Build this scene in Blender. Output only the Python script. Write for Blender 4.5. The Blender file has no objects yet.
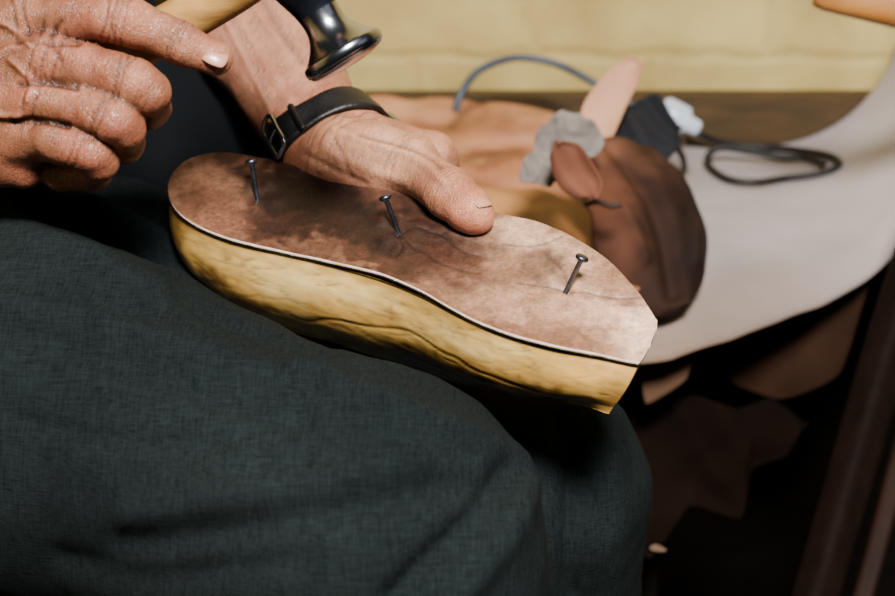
import bpy, math, numpy as np
from mathutils import Vector, noise
np.random.seed(3)
# ---------------------------------------------------------------- camera frame
f=60/36*895; TH=math.radians(25); CAM=np.array([0,0,1.10])
Rr=np.array([1.,0,0]); Fw=np.array([0,math.cos(TH),-math.sin(TH)]); Up=np.array([0,math.sin(TH),math.cos(TH)])
def ray(x,y): return Fw+(x-447.5)/f*Rr-(y-298)/f*Up
def P(x,y,d): return CAM+d*ray(x,y)
def proj(V):
    q=V-CAM; d=q@Fw
    return 447.5+f*(q@Rr)/d, 298-f*(q@Up)/d, d
def hit(x,y,p,n):
    r=ray(x,y); return CAM+r*(np.dot(n,p-CAM)/np.dot(n,r))
def unit(v): v=np.array(v,float); return v/np.linalg.norm(v)
def cw(x,y,z): return x*Rr+y*Up+z*Fw
def T(x,y,z=0.6): return hit(x,y,np.array([0,0,z]),np.array([0,0,1.]))
def lin(c):
    c=np.array(c,float)/255.; return np.where(c<=.04045,c/12.92,((c+.055)/1.055)**2.4)
def nz(V,scale,seed=0.0):
    return np.array([noise.noise(Vector((p[0]*scale+seed,p[1]*scale+seed*1.7,p[2]*scale-seed))) for p in V])
# ---------------------------------------------------------------- materials
def mat(name,c1,c2,scale=20,rough=.7,bump=.2,bscale=200,attr=False,metal=0,detail=6,spec=.4,sss=0,stretch=(1,1,1),weave=0,bdist=.002,wrinkle=0,vor=0,speck=0,sa=.72,sb=1.12):
    m=bpy.data.materials.new(name); m.use_nodes=True; N=m.node_tree.nodes; L=m.node_tree.links
    b=N['Principled BSDF']; b.inputs['Roughness'].default_value=rough; b.inputs['Metallic'].default_value=metal
    b.inputs['Specular IOR Level'].default_value=spec
    tc=N.new('ShaderNodeTexCoord'); mp=N.new('ShaderNodeMapping'); mp.inputs['Scale'].default_value=stretch
    L.new(tc.outputs['Object'],mp.inputs[0])
    n=N.new('ShaderNodeTexNoise'); n.inputs['Scale'].default_value=scale; n.inputs['Detail'].default_value=detail
    L.new(mp.outputs[0],n.inputs['Vector'])
    r=N.new('ShaderNodeValToRGB'); r.color_ramp.elements[0].position=.3; r.color_ramp.elements[1].position=.7
    r.color_ramp.elements[0].color=(*lin(c1),1); r.color_ramp.elements[1].color=(*lin(c2),1)
    L.new(n.outputs['Fac'],r.inputs[0]); col=r.outputs[0]
    def mul(col,v):
        mx=N.new('ShaderNodeMix'); mx.data_type='RGBA'; mx.blend_type='MULTIPLY'; mx.inputs[0].default_value=1
        L.new(col,mx.inputs[6]); L.new(v,mx.inputs[7]); return mx.outputs[2]
    def add(a,b_,k=1):
        ad=N.new('ShaderNodeMath'); ad.operation='MULTIPLY_ADD'; L.new(b_,ad.inputs[0]); ad.inputs[1].default_value=k; L.new(a,ad.inputs[2]); return ad.outputs[0]
    def rng(v,a,b_,c,d):
        q=N.new('ShaderNodeMapRange'); 
        for i,t in enumerate((a,b_,c,d)): q.inputs[i+1].default_value=t
        L.new(v,q.inputs[0]); return q.outputs[0]
    if attr:
        a=N.new('ShaderNodeAttribute'); a.attribute_name='Col'; col=mul(a.outputs['Color'],col)
    n2=N.new('ShaderNodeTexNoise'); n2.inputs['Scale'].default_value=bscale; n2.inputs['Detail'].default_value=4
    L.new(mp.outputs[0],n2.inputs['Vector']); h=n2.outputs['Fac']
    if speck:
        n3=N.new('ShaderNodeTexNoise'); n3.inputs['Scale'].default_value=speck; n3.inputs['Detail'].default_value=5
        L.new(tc.outputs['Object'],n3.inputs['Vector']); col=mul(col,rng(n3.outputs['Fac'],.35,.62,sa,sb))
    if weave:
        for ax in 'XZ':
            w=N.new('ShaderNodeTexNoise'); w.inputs['Scale'].default_value=1; w.inputs['Detail'].default_value=2
            m2=N.new('ShaderNodeMapping'); m2.inputs['Rotation'].default_value=(.3,.35,.2)
            m2.inputs['Scale'].default_value=(weave,weave*.08,weave*.08) if ax=='X' else (weave*.06,weave*.5,weave)
            L.new(tc.outputs['Object'],m2.inputs[0]); L.new(m2.outputs[0],w.inputs['Vector']); h=add(h,w.outputs['Fac'])
        col=mul(col,rng(h,1.1,1.9,.4,1.65))
    if wrinkle:
        cx=N.new('ShaderNodeCombineXYZ')
        for i,(d,sc) in enumerate(((unit(cw(.92,-.38,0)),wrinkle),(unit(cw(.38,.92,0)),wrinkle*.25),(Fw,wrinkle*.25))):
            dt=N.new('ShaderNodeVectorMath'); dt.operation='DOT_PRODUCT'; dt.inputs[1].default_value=tuple(d*sc)
            L.new(tc.outputs['Object'],dt.inputs[0]); L.new(dt.outputs['Value'],cx.inputs[i])
        w=N.new('ShaderNodeTexNoise'); w.inputs['Scale'].default_value=1; w.inputs['Detail'].default_value=4; w.inputs['Distortion'].default_value=1.0
        L.new(cx.outputs[0],w.inputs['Vector']); rr=rng(w.outputs['Fac'],.36,.5,0,1); h=add(h,rr,.5); col=mul(col,rng(rr,0,1,.86,1))
    if vor:
        v=N.new('ShaderNodeTexVoronoi'); v.feature='DISTANCE_TO_EDGE'; v.inputs['Scale'].default_value=vor
        L.new(tc.outputs['Object'],v.inputs['Vector']); h=add(h,rng(v.outputs['Distance'],0,.15,0,1),.35)
    bp=N.new('ShaderNodeBump'); bp.inputs['Strength'].default_value=bump; bp.inputs['Distance'].default_value=bdist
    L.new(h,bp.inputs['Height']); L.new(bp.outputs[0],b.inputs['Normal']); L.new(col,b.inputs['Base Color'])
    if sss:
        b.inputs['Subsurface Weight'].default_value=sss; b.inputs['Subsurface Radius'].default_value=(1,.35,.2); b.inputs['Subsurface Scale'].default_value=.004
    return m
# ---------------------------------------------------------------- object helpers
def top(o,label,cat,group=None,kind=None):
    o['label']=label; o['category']=cat
    if group: o['group']=group
    if kind: o['kind']=kind
    return o
def newmesh(name,V,Fc,m,parent=None,col=None,smooth=True,solid=0,rim=None,center=True,sub=0,offset=-1):
    V=np.asarray(V,float); c=V.mean(0) if center else np.zeros(3)
    me=bpy.data.meshes.new(name); me.from_pydata((V-c).tolist(),[],[list(map(int,q)) for q in Fc]); me.update()
    if smooth: me.polygons.foreach_set('use_smooth',[True]*len(me.polygons))
    me.materials.append(m)
    if rim: me.materials.append(rim)
    if col is not None:
        a=me.attributes.new('Col','FLOAT_COLOR','POINT')
        a.data.foreach_set('color',np.concatenate([col,np.ones((len(col),1))],1).astype(np.float32).ravel())
    o=bpy.data.objects.new(name,me); bpy.context.collection.objects.link(o); o.location=c
    if parent is not None:
        o.parent=parent; o.location=Vector(c)-parent.location
    if solid:
        s=o.modifiers.new('s','SOLIDIFY'); s.thickness=solid; s.offset=offset
        if rim: s.material_offset_rim=1
    return o
def empty(name,loc):
    o=bpy.data.objects.new(name,None); o.location=loc; o.empty_display_size=.05
    bpy.context.collection.objects.link(o); return o
def crom(pts,n=8,closed=False):
    pts=np.array(pts,float); out=[]; m=len(pts)
    for i in range(m if closed else m-1):
        if closed: p=[pts[(i+k)%m] for k in (-1,0,1,2)]
        else: p=[pts[max(i-1,0)],pts[i],pts[i+1],pts[min(i+2,m-1)]]
        for t in np.arange(n)/n:
            out.append(.5*((2*p[1])+(-p[0]+p[2])*t+(2*p[0]-5*p[1]+4*p[2]-p[3])*t*t+(-p[0]+3*p[1]-3*p[2]+p[3])*t**3))
    if not closed: out.append(pts[-1])
    return np.array(out)
def tube(pts,rad,seg=14,n=8,sq=None):
    c=crom(pts,n); m=len(c); rad=np.interp(np.linspace(0,1,m),np.linspace(0,1,len(np.atleast_1d(rad))),np.atleast_1d(rad)) if np.size(rad)>1 else np.full(m,rad)
    tg=np.gradient(c,axis=0); tg/=np.linalg.norm(tg,axis=1)[:,None]
    nrm=unit(np.cross(tg[0],[.3,.2,.93])); V=[];Fc=[]
    for i in range(m):
        nrm=unit(nrm-tg[i]*np.dot(nrm,tg[i])); bn=np.cross(tg[i],nrm)
        for k in range(seg):
            a=2*math.pi*k/seg; ca,sa=math.cos(a),math.sin(a)
            if sq: g=(abs(ca)**sq+abs(sa)**sq)**(-1/sq); ca*=g; sa*=g
            V.append(c[i]+rad[i]*(ca*nrm+sa*bn))
    for i in range(m-1):
        for k in range(seg):
            Fc.append([i*seg+k,i*seg+(k+1)%seg,(i+1)*seg+(k+1)%seg,(i+1)*seg+k])
    Fc.append(list(range(seg))[::-1]); Fc.append([(m-1)*seg+k for k in range(seg)])
    return np.array(V),Fc
def lathe(prof,o,ax,seg=40):
    ax=unit(ax); n=unit(np.cross(ax,[.2,.9,.3])); b=np.cross(ax,n); V=[];Fc=[]
    for s,r in prof:
        for k in range(seg):
            a=2*math.pi*k/seg; V.append(o+ax*s+r*(math.cos(a)*n+math.sin(a)*b))
    for i in range(len(prof)-1):
        for k in range(seg): Fc.append([i*seg+k,i*seg+(k+1)%seg,(i+1)*seg+(k+1)%seg,(i+1)*seg+k])
    Fc.append(list(range(seg))[::-1]); Fc.append([(len(prof)-1)*seg+k for k in range(seg)])
    return np.array(V),Fc
def box(c,s):
    c=np.array(c);s=np.array(s)/2
    V=[c+s*np.array([x,y,z]) for x in(-1,1) for y in(-1,1) for z in(-1,1)]
    return V,[[0,1,3,2],[4,6,7,5],[0,4,5,1],[2,3,7,6],[0,2,6,4],[1,5,7,3]]
def beveled(o,w=.004):
    b=o.modifiers.new('b','BEVEL'); b.width=w; b.segments=3; return o
def outline_grid(poly,nu,nv):
    u0,u1=poly[:,0].min(),poly[:,0].max(); t=(1-np.cos(np.linspace(0,1,nu)*math.pi))/2
    t=.55*t+.45*np.linspace(0,1,nu); us=u0+(u1-u0)*(.0008+.9984*t); out=np.zeros((nu,nv,2))
    a=poly; b=np.roll(poly,-1,0)
    for i,u in enumerate(us):
        m=((a[:,0]<=u)&(b[:,0]>u))|((b[:,0]<=u)&(a[:,0]>u))
        v=a[m,1]+(b[m,1]-a[m,1])*(u-a[m,0])/(b[m,0]-a[m,0])
        out[i,:,0]=u; out[i,:,1]=np.linspace(v.min(),v.max(),nv)
    Fc=[[i*nv+j,(i+1)*nv+j,(i+1)*nv+j+1,i*nv+j+1] for i in range(nu-1) for j in range(nv-1)]
    return out,Fc
def piece(name,poly,p0,n,udir,hf,m,thick=.002,nu=60,nv=30,parent=None,colf=None,rim=None,n_s=6,sharp=0):
    n=unit(n); c0=crom(poly,n_s,True)
    if sharp:
        pl_=np.array(poly,float); c1=np.concatenate([pl_[i]+(pl_[(i+1)%len(pl_)]-pl_[i])*np.arange(n_s)[:,None]/n_s for i in range(len(pl_))]); c0=c0*(1-sharp)+c1*sharp
    pts=np.array([hit(x,y,p0,n) for x,y in c0])
    U=unit(udir-n*np.dot(udir,n)); W=np.cross(n,U); c=pts.mean(0)
    pl=np.stack([(pts-c)@U,(pts-c)@W],1); g,Fc=outline_grid(pl,nu,nv)
    un=(g[...,0]-g[...,0].min())/np.ptp(g[...,0]); vn=np.tile(np.linspace(0,1,nv),(nu,1))
    V=(c+g[...,0:1]*U+g[...,1:2]*W).reshape(-1,3)
    V=V+hf(un.ravel(),vn.ravel(),V)[:,None]*n
    return newmesh(name,V,Fc,m,parent,solid=thick,rim=rim,col=colf(V) if colf else None)
def paint(V,base,blobs,wob=12,ns=60,pw=1.5):
    x,y,_=proj(V); a=nz(V,ns,1.3)*wob; b=nz(V,ns,7.1)*wob; a+=nz(V,ns*4,3.)*wob*.5; b+=nz(V,ns*4,9.)*wob*.5
    x=x+a;y=y+b; col=np.tile(lin(base),(len(V),1))
    for (px,py,rx,ry,ang,c,al) in blobs:
        ca,sa=math.cos(math.radians(ang)),math.sin(math.radians(ang)); dx=(x-px)*ca+(y-py)*sa; dy=-(x-px)*sa+(y-py)*ca
        w=al*np.exp(-((dx/rx)**2+(dy/ry)**2)**pw); col=col*(1-w[:,None])+lin(c)*w[:,None]
    return col
def pdist(x,y,path):
    pts=crom(path,5); a=pts[:-1];b=pts[1:]; best=np.full(len(x),1e9)
    for p,q in zip(a,b):
        d=q-p; t=np.clip(((x-p[0])*d[0]+(y-p[1])*d[1])/(d@d),0,1)
        best=np.minimum(best,np.hypot(x-p[0]-t*d[0],y-p[1]-t*d[1]))
    return best
# ---------------------------------------------------------------- SDF
class SDF:
    def __init__(s,lo,hi,h):
        s.lo=np.array(lo,float); s.h=h; s.n=(np.ceil((np.array(hi)-s.lo)/h)+1).astype(int)
        s.F=s.new()
    def new(s): return np.full(tuple(s.n),1.0,np.float32)
    def sub(s,a,b,pad):
        i0=np.clip(np.floor((a-pad-s.lo)/s.h).astype(int),0,s.n-1); i1=np.clip(np.ceil((b+pad-s.lo)/s.h).astype(int)+1,1,s.n)
        if (i1<=i0).any(): return None
        sl=tuple(slice(i0[k],i1[k]) for k in range(3))
        ax=[(s.lo[k]+s.h*np.arange(i0[k],i1[k])).astype(np.float32) for k in range(3)]
        return sl,ax[0][:,None,None],ax[1][None,:,None],ax[2][None,None,:]
    @staticmethod
    def smin(a,b,k):
        if k<=0: return np.minimum(a,b)
        h=np.clip(.5+.5*(b-a)/k,0,1); return b+(a-b)*h-k*h*(1-h)
    def cone(s,G,a,b,ra,rb,k):
        a=np.array(a,float);b=np.array(b,float); pad=max(ra,rb)+k*1.5+3*s.h
        q=s.sub(np.minimum(a,b),np.maximum(a,b),pad)
        if q is None: return
        sl,X,Y,Z=q; d=b-a; dd=float(d@d)+1e-12
        t=np.clip(((X-a[0])*d[0]+(Y-a[1])*d[1]+(Z-a[2])*d[2])/dd,0,1)
        D=np.sqrt((X-a[0]-t*d[0])**2+(Y-a[1]-t*d[1])**2+(Z-a[2]-t*d[2])**2)-(ra+(rb-ra)*t)
        G[sl]=s.smin(G[sl],D.astype(np.float32),k)
    def chain(s,G,pts,k):
        for (a,ra),(b,rb) in zip(pts[:-1],pts[1:]): s.cone(G,a,b,ra,rb,k)
    def ell(s,G,c,r,M,k):
        c=np.array(c);R=max(r); q=s.sub(c,c,R+k*1.5+3*s.h)
        if q is None: return
        sl,X,Y,Z=q; X=X-c[0];Y=Y-c[1];Z=Z-c[2]
        e=[(X*M[i][0]+Y*M[i][1]+Z*M[i][2])/r[i] for i in range(3)]
        k0=np.sqrt(e[0]**2+e[1]**2+e[2]**2); k1=np.sqrt((e[0]/r[0])**2+(e[1]/r[1])**2+(e[2]/r[2])**2)+1e-6
        G[sl]=s.smin(G[sl],(k0*(k0-1)/k1).astype(np.float32),k)
    def mesh(s):
        F=s.F; F[0]=F[-1]=1;F[:,0]=1;F[:,-1]=1;F[:,:,0]=1;F[:,:,-1]=1
        S=F<0; c=np.zeros(tuple(s.n-1),np.int8)
        for i in(0,1):
            for j in(0,1):
                for k in(0,1): c+=S[i:s.n[0]-1+i,j:s.n[1]-1+j,k:s.n[2]-1+k]
        m=(c>0)&(c<8); idx=np.full(c.shape,-1,np.int64); I=np.nonzero(m); idx[m]=np.arange(len(I[0])); I=np.stack(I,1)
        acc=np.zeros((len(I),3)); cnt=np.zeros(len(I))
        cs=[(i,j,k) for i in(0,1) for j in(0,1) for k in(0,1)]
        for a in cs:
            for d in range(3):
                if a[d]==0:
                    b=list(a); b[d]=1
                    fa=F[I[:,0]+a[0],I[:,1]+a[1],I[:,2]+a[2]]; fb=F[I[:,0]+b[0],I[:,1]+b[1],I[:,2]+b[2]]
                    mm=(fa<0)!=(fb<0); t=np.where(mm,fa/np.where(mm,fa-fb,1),0); pos=np.array(a,float)[None]+t[:,None]*(np.array(b)-np.array(a))[None]
                    acc+=pos*mm[:,None]; cnt+=mm
        V=s.lo+s.h*(I+acc/cnt[:,None]); Q=[]
        for ax in range(3):
            sl0=[slice(1,-1)]*3; sl1=[slice(1,-1)]*3; sl0[ax]=slice(0,-1); sl1[ax]=slice(1,None)
            e=S[tuple(sl0)]!=S[tuple(sl1)]; E=np.stack(np.nonzero(e),1)
            for d in range(3):
                if d!=ax: E[:,d]+=1
            u,v=(ax+1)%3,(ax+2)%3
            def cell(du,dv):
                q=E.copy(); q[:,u]+=du; q[:,v]+=dv; return idx[q[:,0],q[:,1],q[:,2]]
            q=np.stack([cell(-1,-1),cell(0,-1),cell(0,0),cell(-1,0)],1)
            ins=S[E[:,0],E[:,1],E[:,2]]; q[~ins]=q[~ins][:,::-1]; Q.append(q)
        return V,np.concatenate(Q)
def vnorm(V,Q):
    n=np.cross(V[Q[:,2]]-V[Q[:,0]],V[Q[:,3]]-V[Q[:,1]]); N=np.zeros_like(V)
    for k in range(4): np.add.at(N,Q[:,k],n)
    return N/(np.linalg.norm(N,axis=1)[:,None]+1e-12)
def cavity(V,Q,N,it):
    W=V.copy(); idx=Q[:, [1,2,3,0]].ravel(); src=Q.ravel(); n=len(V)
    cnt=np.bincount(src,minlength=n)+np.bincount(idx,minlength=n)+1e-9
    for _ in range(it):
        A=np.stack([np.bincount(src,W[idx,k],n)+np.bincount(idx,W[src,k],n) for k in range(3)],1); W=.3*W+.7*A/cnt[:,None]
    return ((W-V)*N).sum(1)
# ---------------------------------------------------------------- sole plane
sn=unit(cw(-.05,.788,-.616)); sp=P(410,250,.80)
Lh=unit(cw(.957,-.29,.0)-sn*np.dot(cw(.957,-.29,.0),sn)); Wd=np.cross(sn,Lh)
def S(x,y,h=0): return hit(x,y,sp+sn*h,sn)
outline=[(168,190),(173,172),(190,158),(220,152),(255,156),(300,166),(350,180),(400,192),(450,203),(500,213),(540,222),(575,238),(610,262),(638,292),(655,317),(657,323),(650,342),(641,360),(634,362),(600,355),(550,346),(500,331),(460,313),(420,292),(380,276),(330,262),(280,250),(230,238),(195,224),(175,208)]
opl=np.array([S(x,y) for x,y in crom(outline,10,True)]); oc=opl.mean(0)
OUV=np.stack([(opl-oc)@Lh,(opl-oc)@Wd],1)

# ================================================================ materials
skinm=mat('skin',(222,208,202),(255,252,250),scale=55,rough=.38,bump=.6,bscale=500,attr=True,spec=.5,sss=.06,vor=800,bdist=.0008,wrinkle=480)
nailm=mat('nail_keratin',(156,108,88),(174,128,106),scale=90,rough=.28,bump=.1,bscale=300,spec=.5)
trous=mat('trouser_cloth',(12,17,18),(21,27,27),scale=7,rough=.95,bump=.6,bscale=1800,weave=1200,spec=.08,bdist=.0007)
shirtm=mat('dark_shirt_cloth',(6,8,11),(10,13,16),scale=14,rough=.95,bump=.4,bscale=500,spec=.1)
soleM=mat('stained_leather',(222,212,205),(255,255,255),scale=150,rough=.46,bump=.45,bscale=600,attr=True,spec=.42,bdist=.0007,speck=700,sa=.8,sb=1.08)
edgeM=mat('cut_leather_edge',(196,170,150),(228,206,188),scale=120,rough=.8,bump=.3)
lastM=mat('last_wood',(226,210,186),(255,250,240),scale=70,rough=.25,bump=.2,bscale=160,attr=True,spec=.55,bdist=.001,stretch=(.35,1,1.6))
steel=mat('dark_steel',(70,75,85),(110,118,130),scale=150,rough=.35,bump=.15,bscale=500,metal=1)
chrome=mat('polished_steel',(128,132,142),(184,188,198),scale=60,rough=.2,bump=.05,bscale=250,metal=1)
blackst=mat('blackened_steel',(16,18,24),(32,36,44),scale=60,rough=.28,bump=.05,bscale=250,metal=.6)
hand_w=mat('handle_wood',(120,84,40),(176,134,74),scale=26,rough=.45,bump=.15,stretch=(1,5,5),spec=.4)
strapM=mat('black_strap_leather',(8,8,10),(18,16,18),scale=120,rough=.45,bump=.4,bscale=500,spec=.4,bdist=.001)
# ================================================================ room
def brickwall():
    m=bpy.data.materials.new('painted_brick'); m.use_nodes=True; N=m.node_tree.nodes; L=m.node_tree.links; b=N['Principled BSDF']
    b.inputs['Roughness'].default_value=.6
    tc=N.new('ShaderNodeTexCoord'); mp=N.new('ShaderNodeMapping'); mp.inputs['Rotation'].default_value=(math.radians(90),0,0); mp.inputs['Location'].default_value=(.07,.030,0)
    L.new(tc.outputs['Object'],mp.inputs[0]); br=N.new('ShaderNodeTexBrick')
    dn=N.new('ShaderNodeTexNoise'); dn.inputs['Scale'].default_value=18; L.new(tc.outputs['Object'],dn.inputs['Vector'])
    vm=N.new('ShaderNodeVectorMath'); vm.operation='MULTIPLY_ADD'; vm.inputs[1].default_value=(.02,.02,0); L.new(dn.outputs['Color'],vm.inputs[0]); L.new(mp.outputs[0],vm.inputs[2]); L.new(vm.outputs[0],br.inputs['Vector'])
    br.inputs['Scale'].default_value=1; br.inputs['Brick Width'].default_value=.235; br.inputs['Row Height'].default_value=.075
    br.inputs['Mortar Size'].default_value=.010; br.inputs['Mortar Smooth'].default_value=1
    br.inputs['Color1'].default_value=(1,1,1,1);br.inputs['Color2'].default_value=(.95,.95,.95,1);br.inputs['Mortar'].default_value=(.93,.92,.9,1)
    n=N.new('ShaderNodeTexNoise'); n.inputs['Scale'].default_value=10; n.inputs['Detail'].default_value=7; L.new(tc.outputs['Object'],n.inputs['Vector'])
    r=N.new('ShaderNodeValToRGB'); r.color_ramp.elements[0].position=.3; r.color_ramp.elements[1].position=.7; r.color_ramp.elements[0].color=(*lin((158,136,76)),1); r.color_ramp.elements[1].color=(*lin((200,178,110)),1)
    L.new(n.outputs['Fac'],r.inputs[0])
    mx=N.new('ShaderNodeMix'); mx.data_type='RGBA'; mx.blend_type='MULTIPLY'; mx.inputs[0].default_value=1
    L.new(r.outputs[0],mx.inputs[6]); L.new(br.outputs['Color'],mx.inputs[7]); L.new(mx.outputs[2],b.inputs['Base Color'])
    sb=N.new('ShaderNodeMath'); sb.operation='SUBTRACT'; L.new(n.outputs['Fac'],sb.inputs[0]); L.new(br.outputs['Fac'],sb.inputs[1])
    bp=N.new('ShaderNodeBump'); bp.inputs['Strength'].default_value=.3; bp.inputs['Distance'].default_value=.006
    L.new(sb.outputs[0],bp.inputs['Height']); L.new(bp.outputs[0],b.inputs['Normal']); return m
wallM=brickwall()
darkwood=mat('dark_bench_wood',(11,8,5),(20,14,9),scale=14,rough=.8,bump=.3,stretch=(1,6,6),spec=.1)
skirtM=mat('olive_board_paint',(54,40,18),(76,56,28),scale=20,rough=.7,bump=.2,stretch=(1,6,6))
floorM=mat('worn_floor_boards',(12,9,7),(22,16,12),scale=8,rough=.85,bump=.3,stretch=(6,1,1),spec=.1)
YW=1.45
for nm,(c,s),mm in (('wall_back',box((0.4,YW+.05,1.25),(4,.1,2.5)),wallM),('wall_left',box((-1.65,.2,1.25),(.1,2.6,2.5)),wallM),('floor',box((0.4,.2,-.03),(4.2,2.7,.06)),floorM)):
    o=newmesh(nm,c,s,mm,smooth=False); o['kind']='structure'
o=newmesh('trim_1',*box((.4,YW-.012,.605),(3.9,.024,.1)),skirtM,smooth=False); o['kind']='structure'
o=newmesh('shade_board_back',*box((.4,YW-.008,.2775),(3.9,.016,.555)),darkwood,smooth=False); o['kind']='structure'  # dark board added on lower wall, standing in for shade below the bench
# bench
bench=empty('workbench',(-.2,1.28,0)); top(bench,"dark wooden workbench covered with leather scraps against the brick wall","workbench")
beveled(newmesh('tabletop',*box((-.215,1.27,.58),(.85,.30,.035)),darkwood,bench,smooth=False))
beveled(newmesh('shelf',*box((-.215,1.27,.2),(.78,.26,.025)),darkwood,bench,smooth=False))
newmesh('back_panel',*box((-.215,1.405,.29),(.82,.02,.54)),darkwood,bench,smooth=False)
for x in (-.6,.17):
    for y in (1.16,1.37): beveled(newmesh('leg',*box((x,y,.281),(.05,.05,.562)),darkwood,bench,smooth=False))

# ================================================================ leather on bench
def wav(amp,s,seed,base=0.0,dome=0.0,edge=0.0):
    def h(u,v,V):
        return base+amp*(nz(V,s,seed)+.4*nz(V,s*2.7,seed+4))+dome*np.sin(np.pi*u)*np.sin(np.pi*v)-edge*(np.abs(2*u-1)**3)
    return h
up=np.array([0,0,1.])
paleM=mat('pale_grey_hide',(226,220,218),(255,253,252),scale=8,rough=.7,bump=.12,bscale=200,attr=True)
na,nb=110,50; V=[]; x0=.315; Rc=.125
aa=np.linspace(-.05,.60,na); fr=lambda a: np.interp(a,[-.05,.12,.17,.22,.26,.30,.34,.38,.42,.46,.55,.62],[1.0,1.0,1.008,1.030,1.055,1.084,1.116,1.148,1.177,1.20,1.24,1.26])
cols=[]
for a in aa:
    for j in range(nb):
        q=j/(nb-1); y=fr(a)+(1.425-fr(a))*q
        if a<x0: x,z=a,.604
        else: t=(a-x0)/Rc; x=x0+Rc*math.sin(min(t,1.35))*1.0; z=.604+Rc*(1-math.cos(min(t,1.35)))+max(0,t-1.35)*Rc*.95; x+=max(0,t-1.35)*Rc*.22
        z+=.006*noise.noise(Vector((a*7,y*7,0)))+.002*noise.noise(Vector((a*22,y*22,4)))
        z-=max(0,1.12-y)**2*.9*min(1,max(0,(.36-a)/.15))+.014*max(0,1-q/.14)**2
        V.append((x,y,z))
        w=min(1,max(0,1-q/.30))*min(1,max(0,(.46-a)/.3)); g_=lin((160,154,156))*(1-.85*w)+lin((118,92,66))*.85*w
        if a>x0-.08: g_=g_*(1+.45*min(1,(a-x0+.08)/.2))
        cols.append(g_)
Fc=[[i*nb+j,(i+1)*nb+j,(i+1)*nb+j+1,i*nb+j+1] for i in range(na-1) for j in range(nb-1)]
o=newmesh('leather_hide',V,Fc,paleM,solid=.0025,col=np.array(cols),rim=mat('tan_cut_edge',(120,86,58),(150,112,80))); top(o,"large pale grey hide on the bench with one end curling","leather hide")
def hz(x): return .604+(0 if x<x0 else Rc*(1-math.cos(math.asin(min(.97,(x-x0)/Rc)))))
def TH_(px,py,e=.006):
    z=.61
    for _ in range(6): p=T(px,py,z); z=hz(p[0])+e
    return T(px,py,z)
tanA=mat('tan_leather',(205,194,188),(255,252,250),scale=18,rough=.5,bump=.15,bscale=200,attr=True)
peachM=mat('peach_leather',(166,114,84),(190,140,106),scale=12,rough=.6,bump=.1)
brA=mat('brown_bent_leather',(205,195,190),(255,252,250),scale=20,rough=.8,bump=.2,bscale=220,attr=True,spec=.15)
brD=mat('chocolate_leather',(12,8,6),(23,14,10),scale=9,rough=.95,bump=.3,bscale=180,spec=.02)
ragM=mat('grey_rag_cloth',(84,78,74),(132,122,116),scale=30,rough=.95,bump=.3,bscale=400,spec=.1)
bluk=mat('blue_black_cloth',(9,10,15),(18,20,27),scale=20,rough=.9,bump=.5,bscale=200)
def hp(z,y=1.2): return np.array([0,y,z])
def fold(ks,amp,ang,ph=0,cup=0,fine=.006):
    def h(u,v,V):
        d=math.cos(ang)*u+math.sin(ang)*v
        s=np.sin(ks*d+1.5*nz(V,9,3)+ph)
        return amp*(np.abs(s)**1.4*np.sign(s))*(.5+.5*v)+fine*nz(V,16,5)+fine*.5*nz(V,40,2)+cup*(2*v-1)**2*np.sin(np.pi*u)
    return h
def tanfold(u,v,V):
    x,y,_=proj(V); h=.008*nz(V,6,5)+.001*nz(V,25,2)
    for pth,w,a in (([(370,175),(430,148),(490,128),(550,124)],11,.011),([(400,120),(440,116),(480,106)],6,-.005),([(440,190),(500,162),(560,152),(600,170)],9,.011),([(450,198),(500,182),(570,184)],7,-.010),([(350,125),(395,155),(420,200)],12,.005),([(455,150),(500,140),(560,138)],4,-.005)):
        h=h+a*np.exp(-(pdist(x,y,pth)/w)**2)
    return h
def tancol(V): return paint(V,(170,114,78),[(400,108,70,16,0,(206,156,116),.85),(480,128,60,8,-8,(134,86,56),.75),(510,160,70,10,5,(112,68,42),.8),(450,188,40,12,0,(100,58,36),.8),(560,148,36,10,20,(196,144,104),.8),(470,150,30,6,-10,(196,144,102),.6),(585,205,40,16,20,(132,84,52),.7),(535,116,40,7,0,(196,144,106),.7),(430,128,16,6,0,(140,92,60),.5)],wob=16,ns=16)
o=piece('leather_sheet',[(300,150),(335,118),(362,99),(385,96),(410,99),(440,97),(480,101),(520,104),(552,112),(580,135),(604,165),(612,205),(596,245),(520,248),(430,238),(340,200)],hp(.632),unit([0,-.13,1]),Rr,tanfold,tanA,.003,nu=180,nv=120,colf=tancol); top(o,"broad continuous tan leather sheet with soft folds on the bench","leather sheet")
def honcol(V): return paint(V,(164,112,64),[(500,205,60,9,5,(200,148,94),.8),(560,240,50,20,20,(136,90,50),.8),(620,260,20,20,0,(176,122,72),.6)],wob=14,ns=16)
o=piece('leather_sheet',[(425,212),(450,200),(470,186),(510,190),(540,184),(572,196),(590,210),(632,228),(650,258),(640,286),(600,298),(540,282),(460,252)],hp(.652),unit([0,-.12,1]),Rr,fold(5,.006,.3,fine=.002),tanA,.003,nu=110,nv=50,colf=honcol,rim=peachM,sharp=.2); top(o,"honey coloured leather sheet overlapping the broad tan one","leather sheet")
def curl(u,v,V):
    x,y,_=proj(V); h=.026*(1-(2*v-1)**2)**.8*(.6+.4*np.sin(np.pi*u))+.008*nz(V,12,3)+.002*nz(V,40,3)
    for pth,w,a in (([(600,146),(626,190),(650,240),(668,300)],9,-.009),([(650,150),(682,200),(690,270)],8,.005),([(585,200),(612,226),(636,270)],6,.005)): h=h+a*np.exp(-(pdist(x,y,pth)/w)**2)
    return h
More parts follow.
